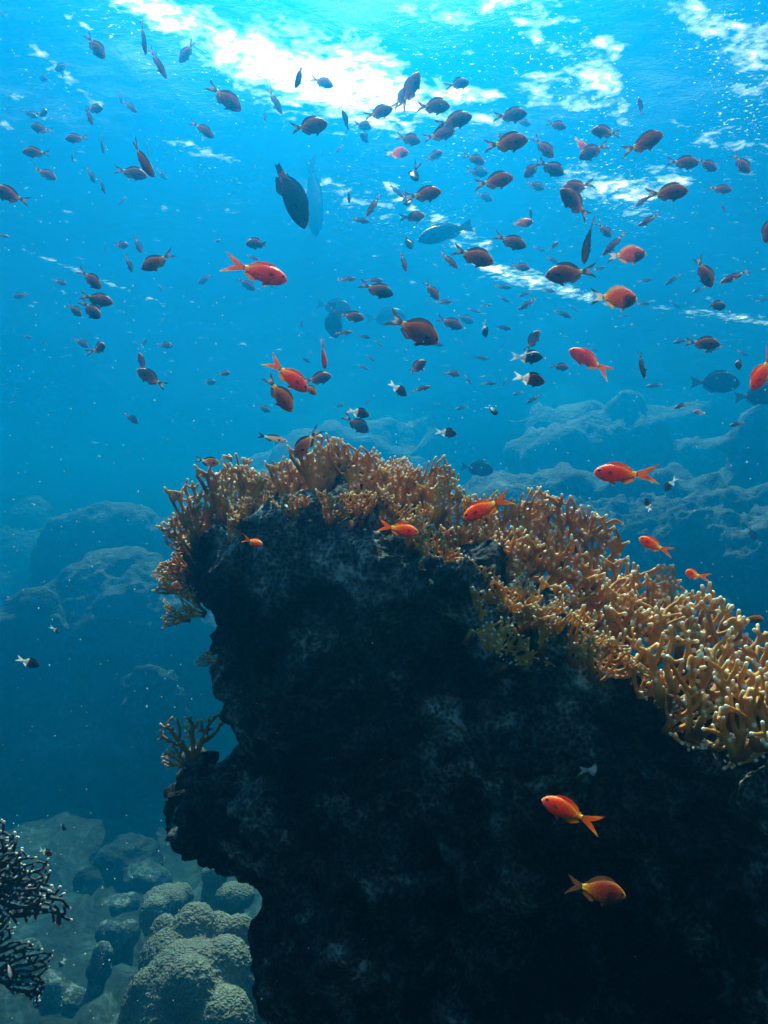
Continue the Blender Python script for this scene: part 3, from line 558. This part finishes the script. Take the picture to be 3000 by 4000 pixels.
def fish_mesh(kind, bend=0.0):
    shp = SHAPES[{'o': 'c', 'b': 'c', 'd': 'c', 'w': 'l'}.get(kind, kind)]
    ns, nr = 22, 14; s = np.linspace(0, 1, ns)**1.15
    top, bot, w = (interp(s, shp['s'], shp[k]) for k in ('top', 'bot', 'w')); bl = shp['bl']; X = 0.5-s*bl
    V, F, fin, mi = [], [], [], []
    V.append((0.503, 0, (top[0]+bot[0])/2))
    for i in range(1, ns):
        zc, h = (top[i]+bot[i])/2, (top[i]-bot[i])/2
        for j in range(nr):
            a = 2*math.pi*j/nr; ca, sa = math.cos(a), math.sin(a)
            V.append((X[i], w[i]*np.sign(ca)*abs(ca)**0.9, zc+h*sa))
    for j in range(nr): F.append((0, 1+j, 1+(j+1) % nr))
    for i in range(ns-2):
        for j in range(nr):
            a = 1+i*nr+j; b_ = 1+i*nr+(j+1) % nr; F.append((a, a+nr, b_+nr, b_))
    F.append(tuple(1+(ns-2)*nr+j for j in range(nr)))
    nb = len(V); mi = [0]*len(F)
    def addfin(root, edge, mid=None, yoff=0.0, t=0.004, tilt=0.0):
        """grid of root to edge, real thickness tapering to the edge"""
        root, edge = np.array(root, float), np.array(edge, float); n = len(root); rows = 5; base = len(V)
        for side in (1, -1):
            for r_ in range(rows):
                f = r_/(rows-1)
                for k in range(n):
                    p = root[k]*(1-f)+edge[k]*f; V.append((p[0], yoff+tilt*f+side*t*(1-0.8*f), p[1]))
        for sd_ in (0, 1):
            o = base+sd_*rows*n
            for r_ in range(rows-1):
                for k in range(n-1):
                    q = (o+r_*n+k, o+r_*n+k+1, o+(r_+1)*n+k+1, o+(r_+1)*n+k); F.append(q if sd_ == 0 else q[::-1]); mi.append(1)
        o2 = rows*n; e = base+(rows-1)*n
        for k in range(n-1): F.append((e+k, e+k+1, e+k+1+o2, e+k+o2)); mi.append(1)
        for k in (0, n-1):
            for r_ in range(rows-1): a = base+r_*n+k; F.append((a, a+n, a+n+o2, a+o2)); mi.append(1)
    xr = 0.5-bl+0.015; tp, bt = top[-1]*0.9, bot[-1]*0.9; T, fk = shp['tail'], shp['fork']; n = 13
    tt = np.linspace(1, -1, n)
    root = [(xr, tp*(t if t > 0 else 0)+(-bt)*(t if t < 0 else 0)) for t in tt]
    if kind in ('s', 'p', 'q'): edge = [(-.5+fk*(1-abs(t)**1.5), T*t) for t in tt]
    else: edge = [(-.5+fk*(1-abs(t)**0.85), T*math.copysign(abs(t)**1.1, t)) for t in tt]
    addfin(root, edge)
    def zt(x): return float(np.interp(0.5-x, s*bl, top))
    def zb(x): return float(np.interp(0.5-x, s*bl, bot))
    dh = shp['dors']; x0, x1 = 0.5-bl*.26, 0.5-bl*.88; n = 12; f = np.linspace(0, 1, n)
    xs = x0+(x1-x0)*f
    prof = np.sin(np.clip(f*1.15, 0, 1)*math.pi)**0.35*(0.75+0.5*f); prof[0] = 0.15; prof[-1] = 0.35
    addfin([(x, zt(x)-.012) for x in xs], [(x-.035*(.3+g), zt(x)+dh*p) for x, p, g in zip(xs, prof, f)])
    x0, x1 = 0.5-bl*.60, 0.5-bl*.90; n = 8; f = np.linspace(0, 1, n); xs = x0+(x1-x0)*f
    prof = np.array([.2, .8, 1.15, 1.2, 1.1, 1.0, .9, .5])
    addfin([(x, zb(x)+.012) for x in xs], [(x-.04, zb(x)-dh*p) for x, p in zip(xs, prof)])
    if kind not in ('s', 'p', 'q'):
        x0 = 0.5-bl*.34
        for sgn in (1, -1): addfin([(x0, zb(x0)+.015), (x0-.02, zb(x0)+.012), (x0-.045, zb(x0)+.012)], [(x0-.06, zb(x0)-.03), (x0-.10, zb(x0)-.06), (x0-.11, zb(x0)-.02)], yoff=.01*sgn, tilt=.02*sgn, t=.003)
    x0 = 0.5-bl*.30; wy = float(np.interp(.30, s, w))
    for sgn in (1, -1): addfin([(x0, .01), (x0-.004, -.01), (x0-.006, -.03)], [(x0-.075, .01), (x0-.085, -.025), (x0-.06, -.045)], yoff=wy*.95*sgn, tilt=.03*sgn, t=.003)
    V = np.array(V, float); fin = np.arange(len(V)) >= nb
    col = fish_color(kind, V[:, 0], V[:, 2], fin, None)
    V[:, 1] += bend*np.clip(0.15-V[:, 0], 0, 1)**2
    me = bpy.data.meshes.new('fish_'+kind); me.from_pydata([tuple(v) for v in V], [], [tuple(int(q) for q in f_) for f_ in F]); me.update()
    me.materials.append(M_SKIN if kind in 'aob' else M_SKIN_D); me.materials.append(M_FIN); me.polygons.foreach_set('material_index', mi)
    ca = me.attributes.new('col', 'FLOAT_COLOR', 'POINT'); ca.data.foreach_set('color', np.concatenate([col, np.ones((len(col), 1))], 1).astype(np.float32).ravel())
    smooth(me)
    ex = 0.5-bl*.115; ey = float(np.interp(.115, s, w)); ez = 0.3*zt(ex)
    return me, (ex, ey, ez)
BENDS = (0.0, 0.35, -0.35, 0.9, -0.9)
FM = {(k, i): fish_mesh(k, b) for k in 'cloahdwspbq' for i, b in enumerate(BENDS)}
EV, EF = ico(2)
EYE = mesh_np('fish_eye', EV*np.array([.024, .010, .024]), EF); smooth(EYE); EYE.materials.append(M_EYE)

REG = {'Z': (0, 0, 1.0), 'A': (0, 0, 1.659), 'B': (1000, 0, 1.659), 'C': (2000, 0, 1.659), 'D': (0, 700, 1.659), 'E': (1000, 700, 1.659), 'F': (2000, 700, 1.659), 'G': (0, 1300, 1.659), 'H': (1000, 1300, 1.659), 'I': (2000, 1300, 1.659),
       'J': (500, 1600, 2.074), 'K': (1500, 1900, 1.106), 'L': (2200, 2100, 2.074), 'M': (0, 3000, 1.508), 'N': (1900, 2900, 2.074), 'O': (0, 2000, 1.659)}
# kind  noseX noseY tailX tailY [yaw [roll [depth factor | =depth]]]
FISH = '''
Z a 1113 1092 880 1025 0 0 =1.3;Z q 1197 892 1080 636 0 0 =2.15;Z p 1240 928 1212 608 0 50 =4.6
A c 668 370 562 225 0 15;A l 932 325 928 160 0 40;A l 1010 375 1008 300 0 0 1.2;A l 1068 488 978 330 0 30 1.1;A c 1162 385 1268 285;A c 350 440 460 425 20 0 1.3;A l 410 500 395 410 0 40 1.2;A c 250 485 338 535 0 30 1.2
A c 885 725 800 650 0 40;A l 783 665 785 590;A c 1548 695 1360 570 0 10;A c 318 745 235 725 45;A l 250 775 145 705 0 0 1.3;A c 200 815 335 855 0 20 1.1;A c 670 715 545 695 20;A l 600 810 548 690;A c 432 905 565 890 10;A l 470 1048 465 950 0 70 1.2
A l 668 990 660 870 0 60 1.3;A c 1378 880 1248 788 0 45;A c 168 1000 308 975 25;A c 985 1130 848 925 0 45 .85;A c 935 1130 760 1105;A l 960 1010 965 925 0 60 1.4;A c 1078 1160 1012 1090 0 20 1.4;A l 620 1190 562 1080 0 20 1.2
A l 683 1255 643 1150 0 40;A c 350 1150 230 1095 0 20;A c -25 1235 172 1300;A l 768 1325 822 1275 0 0 1.3;A l 36 120 -15 50 0 0 1.3;B l 262 582 308 400 0 45;B c 493 555 360 510 0 20;B l 162 720 85 590 0 20 1.2;B l 65 790 42 705 0 30
B c 1050 505 940 680 0 30;B c 1000 575 890 690 0 10;B c 1378 515 1235 570 25;B c 450 780 228 865 0 0 .9;B l 560 712 612 860 0 50;B c 878 705 705 755;B c 742 840 635 785 0 15;B c 678 890 755 910 50;B c 1243 710 1040 665
B c 1385 780 1168 790;B c 1280 860 1090 885 0 45;B c 1058 930 915 870 0 20;B o 985 1000 840 985 0 10;B l 515 990 565 935;B l 432 1015 428 950 0 75;B c 1202 1000 1090 1025;B c 1480 1045 1350 1015;B c 1025 1190 1022 1080 50 30;B c 1655 1160 1428 1190 0 0 .9
B c 1500 1110 1360 1120 0 0 1.4;B c 1532 1290 1425 1255 0 0 1.4;E l 605 160 600 25 0 80;E c 1190 90 975 110 10 0 .9;E l 955 110 862 40 0 0 1.3;E c 985 185 970 95 45;E l 718 228 805 115 0 20;C l 825 630 842 750 0 40
C c 85 925 -165 930 0 0 .85;C c 80 760 -110 735;C c 122 800 20 785 0 0 1.1;B l 1640 875 1540 880;C c 350 815 222 805 20;C c 265 1010 140 895 0 20;C o 498 975 395 900 25;C c 520 850 700 860 0 20;C c 440 1025 620 930 0 20 1.2
C c 968 875 722 985 0 35;C c 1200 1060 1010 1045;C c 1330 1090 1195 1040 20;C c 1540 1110 1425 1005 0 20;C c 80 1150 195 1040 0 20;C c 315 1145 180 1025;C c 205 1225 90 1180 0 20 1.3;C c 330 1225 520 1195 0 15;F c 312 95 520 225
F c 1120 90 882 85 15 0 .9;F l 808 170 905 100 0 0 1.1;F c 1415 75 1278 50 0 40;F l 1375 215 1358 145 0 30;F o 132 270 -10 305 10;F l 118 255 122 145 0 60;F c 80 440 -105 365;F l 825 300 950 225;F c 635 375 560 280 0 30;F c 485 515 490 262 0 60
F l 605 475 725 355 0 10 1.2;F l 302 400 235 465 20;F o 865 475 615 510;F c 240 610 523 610 0 0 .9;F c 110 580 -5 555 0 10;F c 1305 680 1185 520 0 15;F l 1370 660 1520 600;F o 815 760 508 778 0 0 .9;F c 1390 815 1250 825;F c 1655 395 1700 200
F c 1320 1080 1145 1045;F l 1050 1060 1150 1035 0 0 1.5;F l 1250 1120 1360 1080 0 0 1.6;F h 190 1165 0 1140;F d 172 988 85 1115 0 20;I h 215 320 0 280;I a 380 115 650 255;I c 365 225 250 215 0 20 1.1;I l 848 292 835 120 0 20;I c 1430 210 1540 215 40
I s 1475 325 1158 320 0 0 =4.2;I s 1745 390 1442 420 0 0 =4.0;I a 1568 362 1700 110 0 0 =1.35;E l 120 700 55 675 0 0 1.4;E l 15 518 -60 495 0 20;D c 1608 435 1745 395 30;E c 1088 235 940 255;E p 1045 400 1405 290 0 0 =3.4
E c 1008 455 965 362 25;E l 970 595 940 470;E l 730 285 615 245;E c 1525 545 1285 445 0 0 .9;E l 1305 570 1195 475;E l 643 650 525 648 0 10 1.2;E l 820 660 705 650 0 0 1.2;E c 878 750 680 680 0 0 .95;E c 1180 770 1095 670 20
E s 622 850 392 805 0 0 =5.2;E s 515 1032 495 790 0 0 =4.0;E c 695 905 545 872 10;E c 625 865 540 850 20 0 1.2;E l 620 990 510 1000;E s 975 890 710 905 0 0 =5.8;E c 1172 1030 868 915 0 0 .85;E l 738 1025 660 1018;E l 822 1085 768 1045 0 0 1.5
E c 980 1130 955 1085 0 0 1.8;E l 292 965 300 900 0 30 1.2;E a 445 1225 430 1040 0 70 =2.1;E l 355 1150 357 1108;E l 348 1185 293 1158;H a 325 372 80 170 0 0 =1.35;H c 222 498 80 285 0 0 =1.6;H c 388 398 300 325 0 0 =1.9;H c 478 275 318 320
H l 770 188 718 140 0 0 1.4;H l 728 238 658 205 0 0 1.6;H c 1092 195 982 262 35;H h 975 410 862 318;H l 1127 350 1012 375 0 0 1.1;H c 1318 270 1215 255 0 20 1.2;H l 1395 330 1350 270 0 0 1.7;H l 1552 330 1458 328 0 0 1.7;H l 1503 175 1408 150 0 20 1.7
H l 1600 345 1625 292 0 0 1.4;H h 735 535 583 500;H d 722 640 578 540 0 0;H c 90 512 12 468 0 0 1.5;H c 565 465 503 480 0 0 1.8;H l 708 465 735 425 0 0 1.3;H c 1198 472 1148 455 0 0 1.6;H l 1295 500 1378 470 0 0 1.8;H h 1541 540 1535 440 50 30;H h 1300 660 1158 635
H s 1540 895 1325 865 0 0 =4.6;H w 205 705 3 660 0 0 =1.75;H d 262 800 392 622 0 15 =1.45;H a 1355 1198 1645 1055 0 0 =1.12;H a 1045 1295 795 1245 0 0 =1.25;H h 1000 1400 1112 1195 0 0 =1.5;H d 545 1278 705 1190 0 0 =1.45;J a 1092 1095 930 1045 25 0 =1.3
J d 728 435 560 408 0 0 =1.6;J d 372 1410 520 1450 30 0 =1.55;D l 53 370 -25 358;D c 832 432 728 420 0 20;D c 908 468 875 370 0 30;D l 683 475 680 408 0 30 1.3;D l 862 605 812 495 0 0 1.2;D c 938 590 1105 475 20 0 .9;D l 552 560 535 530 0 0 1.5
D c 655 708 522 585 0 10;D c 427 680 343 650 0 0 1.2;D c 715 795 533 758;D c 657 905 525 788;D c 528 886 436 804 0 20;D c 98 768 178 738 0 0 1.3;D c 1052 728 1030 678 0 20;D c 1288 670 1368 625 0 0 1.3;D c 1645 712 1543 645 0 10 1.4;D c 1430 405 1378 392 0 0 .8
D l 392 890 386 862;D l 92 985 88 955;D c 202 1028 155 1008;D c 270 1055 312 1070;D c 562 1082 485 1033 0 10 1.2;D c 692 1085 590 1108 45;D c 895 1075 858 1048 0 0 1.5;D c 955 1040 910 1088 0 0 1.5;D c 1113 1078 1018 1072 0 0 1.3
D c 905 1132 938 1262 0 30;G d 906 252 1060 342;G l 1092 245 1085 282;G c 1490 262 1410 268 0 20 1.1;G c 1398 320 1313 322 0 0 1.4;G d 888 583 810 518 0 0 1.3;G l 106 430 82 393 0 0 1.2;O h 392 785 335 748 30 0 1.1;O h 243 1005 122 945
M h 402 350 325 345 30;M h 316 503 218 488 0 0 =1.9;M h 345 1180 385 1120 20 0 1.2;M d 578 1168 612 1092 0 20 1.2;M h 212 1422 230 1325;M w 62 1240 48 1125 0 0 =1.3;I l 880 345 972 335 0 0 1.5;I l 1050 490 1147 450 0 0 1.2;I o 1178 512 1255 520 0 0 1.4
I l 1408 603 1508 577 0 0 1.3;I l 5 402 82 380 0 0 1.7;I l 98 455 180 405 0 0 1.5;I a 545 905 925 928 0 0 =1.3;I h 995 1025 1062 940 20;I h 858 1072 908 1162 20;K a 1105 225 1238 288 0 0 =1.35;K a 1293 368 1385 395 35 0 =1.4;K d 1608 232 1575 175 0 0 1.3
L c 1612 662 1440 648 0 0 =1.75;N a 478 490 905 655 15 0 =.95;N b 1132 1252 630 1128 0 0 =1.0;N h 1040 215 735 222 0 0 =1.3
E l 1655 700 1540 695 0 0 1.5;E l 1637 800 1570 750 0 0 1.5;E l 1270 795 1158 797 0 0 1.3;E l 1318 785 1280 780 0 0 1.3;E c 1332 958 1180 902 0 0 1.2;E h 1490 1030 1468 908 20 50;E l 1455 860 1368 838 0 0 1.7;E l 1525 820 1448 815 0 0 1.8
E c 1402 935 1308 875 0 0 1.8;E l 1340 1065 1288 1035 0 0 1.8;E l 1212 1078 1108 1058 0 0 1.6;E l 1655 965 1545 958 0 0 1.6;E l 1572 1120 1602 1095 0 0 1.8;E l 1375 1135 1345 1122 0 0 1.6;E l 1118 820 1100 770 0 0 1.6
F l 905 650 812 665 0 0 1.5;F l 998 682 1092 618 0 0 1.7;F l 1168 737 1262 690 0 0 1.7;F l 605 568 520 592 0 0 1.3;F l 305 540 213 508 0 0 1.4;F l 218 460 130 440 0 0 1.6;F l 45 752 132 732 0 0 1.5;F l 48 842 158 772 0 0 1.4;F l 280 732 193 715 0 0 1.4
F l 378 900 272 845 0 0 1.7;F l 425 858 368 812 0 0 1.8;F l 893 808 800 806 0 0 1.6;F l 1090 832 1018 785 0 0 1.9;F l 757 880 688 890 0 0 1.6;F l 1655 775 1578 792 0 0 1.5;F l 562 1112 500 1098 0 0 1.6;F l 1532 1145 1458 1108 0 0 1.8;F l 72 922 45 938 0 0 1.6
'''
NAMES = {'c': 'damselfish', 'l': 'slender_damselfish', 'o': 'orange_damselfish', 'b': 'brown_damselfish', 'a': 'anthias', 'h': 'two_tone_damselfish', 'd': 'grey_damselfish', 'w': 'pale_damselfish', 's': 'surgeonfish', 'p': 'parrotfish', 'q': 'parrotfish'}
REAL = {'c': .095, 'l': .085, 'o': .10, 'b': .10, 'a': .11, 'h': .08, 'd': .10, 'w': .09, 's': .26, 'p': .30, 'q': .30}
GROUPS = {'c': 'brown damselfish schooling in open water', 'l': 'slender damselfish schooling in open water', 'o': 'orange damselfish with dark faces', 'a': 'bright red-orange fish around the reef', 'h': 'black and white two-tone fish', 'd': 'dark grey fish by the reef', 's': 'large dark disc-shaped fish', 'w': 'pale slim fish'}
fish_recs = []
def put_fish(kind, nx, ny, tx, ty, yaw, roll, dspec, i):
    Lp = math.hypot(nx-tx, ny-ty); cx, cy_ = (nx+tx)/2, (ny+ty)/2
    if not roll: roll = -10 if kind in 'aob' else 8 if kind in 'cld' else 0
    cyw = math.cos(R(yaw)); L0 = Lp/cyw
    if isinstance(dspec, str): d = float(dspec[1:])*(S if float(dspec[1:]) < 2.2 else 0.85)
    else: d = REAL[kind]*1500/(TH*L0)*dspec*S; d = min(max(d, 0.72), 8.0)
    v = Vector((nx-tx, -(ny-ty))).normalized()
    g = random.random()
    yw = yaw*(1 if g < .5 else -1) if yaw < 30 else yaw
    if yaw == 0 and kind in 'clodh': yw = random.uniform(-28, 28); L0 = Lp/math.cos(R(yw)); roll += random.uniform(-8, 14)
    elif yaw == 0: yw = random.uniform(-6, 6)
    Fv = (RT*v.x + UP*v.y)*math.cos(R(yw)) - FW*math.sin(R(yw)); Fv.normalize()
    # side-on by default: the dorsal side lies in the picture plane on the upper side
    side = FW - Fv*FW.dot(Fv); side.normalize()
    z = Fv.cross(side); z.normalize()
    if z.z < 0 or (abs(z.z) < .25 and i % 2 and abs(v.x) < .1): z = -z
    if roll: z = Matrix.Rotation(R(roll)*(1 if z.cross(Fv).dot(FW) > 0 else -1), 3, Fv) @ z
    y = z.cross(Fv)
    me, (ex, ey, ez) = FM[(kind, random.choice((0, 0, 1, 2)) if yaw < 30 else random.choice((3, 4)))]
    if kind in 'spq': me, (ex, ey, ez) = FM[(kind, 0)]
    o = link(NAMES[kind], me)
    s = L0*mpp(d)*(1.12 if kind in 'clod' else 1.08 if kind == 'a' else 1.0)
    p = at(cx, cy_, d)
    if p.z > SURF-0.12-s/2: p = at(cx, cy_, d*(SURF-0.14-s/2)/p.z)*1.0; s *= (SURF-0.14-s/2)/at(cx, cy_, d).z
    o.matrix_world = Matrix.Translation(p) @ Matrix((Fv, y, z)).transposed().to_4x4() @ Matrix.Scale(s, 4)
    if Lp > 75 and kind != 's' or Lp > 150:
        for sg in (1, -1):
            e = link('eye', EYE, parent=o); e.location = (ex, sg*ey*0.93, ez)
            e.scale = (0.75 if kind in 'spq' else 1.0,)*3
    dr = ('right' if v.x > 0 else 'left') if abs(v.x) > 0.55 else ('down' if v.y < 0 else 'up')
    fish_recs.append((o, kind, cx, cy_, Lp, d, dr)); return o
k = 0
for ent in FISH.replace('\n', ';').split(';'):
    q = ent.split()
    if not q: continue
    ox, oy, sc = REG[q[0]]; a = [float(t) for t in q[2:6]]
    yaw = float(q[6]) if len(q) > 6 else 0; roll = float(q[7]) if len(q) > 7 else 0
    ds = (q[8] if q[8][0] == '=' else float(q[8])) if len(q) > 8 else 1.0
    put_fish(q[1], ox+a[0]/sc, oy+a[1]/sc, ox+a[2]/sc, oy+a[3]/sc, yaw, roll, ds, k); k += 1
def label_fish():
    def zone(x, y):
        cx = 0 if x < 1000 else (1 if x < 2000 else 2)
        rows = [(330, ['at top left', 'against the white foam and glare', 'beside the top right foam and glare']), (560, ['in the upper left', 'just under the white foam and glare', 'under the upper right foam and glare']),
                (800, ['left of the two upright fish', 'level with the two upright fish', 'above the long foam and glare streak']), (1080, ['in the left blue water', 'in the bright centre water', 'right of centre under the surface']),
                (1320, ['over the hazy left slope', 'in the centre midwater', 'below the long foam and glare streak']), (1600, ['in the dim left water', 'above the coral crest', 'over the right background reef']),
                (2100, ['left of the coral crest', 'close over the coral crest', 'before the right background reef']), (9999, ['in the lower left', 'before the dark wall', 'at lower right'])]
        for lim, names in rows:
            if y < lim: return names[cx]
    look = {'c': 'brown damselfish', 'l': 'slim damselfish', 'o': 'orange fish with dark face', 'b': 'dim orange-brown fish with dark face', 'a': 'bright red-orange fish', 'h': 'black fish with white tail end', 'd': 'dark grey fish', 'w': 'slim pale fish', 's': 'large dark disc-shaped fish', 'p': 'large blunt-headed grey fish', 'q': 'large leaf-shaped dark fish with folded tail'}
    bins = {}
    for r in fish_recs:
        o, kd, x, y, Lp, d, dr = r
        l = look[kd]
        if kd in 'cl':
            l = ('near ' if Lp > 105 else 'small ' if Lp > 55 else 'tiny ') + l
            if d > 4.5: l = 'hazy ' + l
        bins.setdefault((l, dr, zone(x, y), kd), []).append(r)
    for (l, dr, z, kd), rs in bins.items():
        rs.sort(key=lambda r: r[2])
        for i, r in enumerate(rs):
            o = r[0]; o['category'] = 'fish'
            if kd in GROUPS: o['group'] = GROUPS[kd]
            hd = {'left': 'facing left', 'right': 'facing right', 'up': 'heading up', 'down': 'heading down'}[dr]
            o['label'] = '%s %s %s' % (l, hd, z) if len(rs) == 1 else '%s %s, %s %s' % (l, hd, ordinal(i, len(rs)), z)
label_fish()

# ------------------------------------------------------------------ drifting particles
def build_specks():
    C, Rr = [], []
    for i in range(1500):
        d = random.uniform(0.5, 3.2)**1.0; px, py = random.uniform(-100, 3100), random.uniform(-100, 4100)
        p = at(px, py, d)
        if p.z > SURF-0.2 or p.z < FLOOR+0.1: continue
        C.append(p[:]); r = d*mpp(1)*random.uniform(0.9, 2.6)*(1.7 if random.random() < .08 else 1); Rr.append((r, r, r*random.uniform(.7, 1.6)))
    V, F = spheres(np.array(C), np.array(Rr), ICO1)
    m, nt, out = nodes_mat('speck_mat'); b = N(nt, 'BsdfDiffuse'); b.inputs[0].default_value = (.9, .9, .88, 1); t = N(nt, 'BsdfTranslucent'); t.inputs[0].default_value = (.9, .9, .88, 1)
    mx = N(nt, 'MixShader'); L(nt, b.outputs[0], mx.inputs[1]); L(nt, t.outputs[0], mx.inputs[2]); L(nt, mx.outputs[0], out.inputs[0])
    link('drifting_particles', mesh_np('drifting_particles', V, F), m, 'tiny pale particles drifting all through the water', 'particles', kind='stuff')
build_specks()

# ------------------------------------------------------------------ haze: the water's own body
V0, F0 = np.array([(x, y, z) for x in (-62, 62) for y in (-6, 97) for z in (FLOOR-1.8, SURF+0.25)], float), [(0, 1, 3, 2), (4, 6, 7, 5), (0, 4, 5, 1), (2, 3, 7, 6), (0, 2, 6, 4), (1, 5, 7, 3)]
m, nt, out = nodes_mat('water_volume')
pv = nt.nodes.new('ShaderNodeVolumePrincipled')
pv.inputs['Color'].default_value = (0.002, 0.40, 0.92, 1); pv.inputs['Density'].default_value = 0.18
pv.inputs['Anisotropy'].default_value = 0.86; pv.inputs['Absorption Color'].default_value = (0.0, 0.34, 0.8, 1)
L(nt, pv.outputs[0], out.inputs['Volume'])
link('haze', mesh_np('haze', V0, F0), m, 'blue sea water filling the whole scene', 'water', kind='stuff')
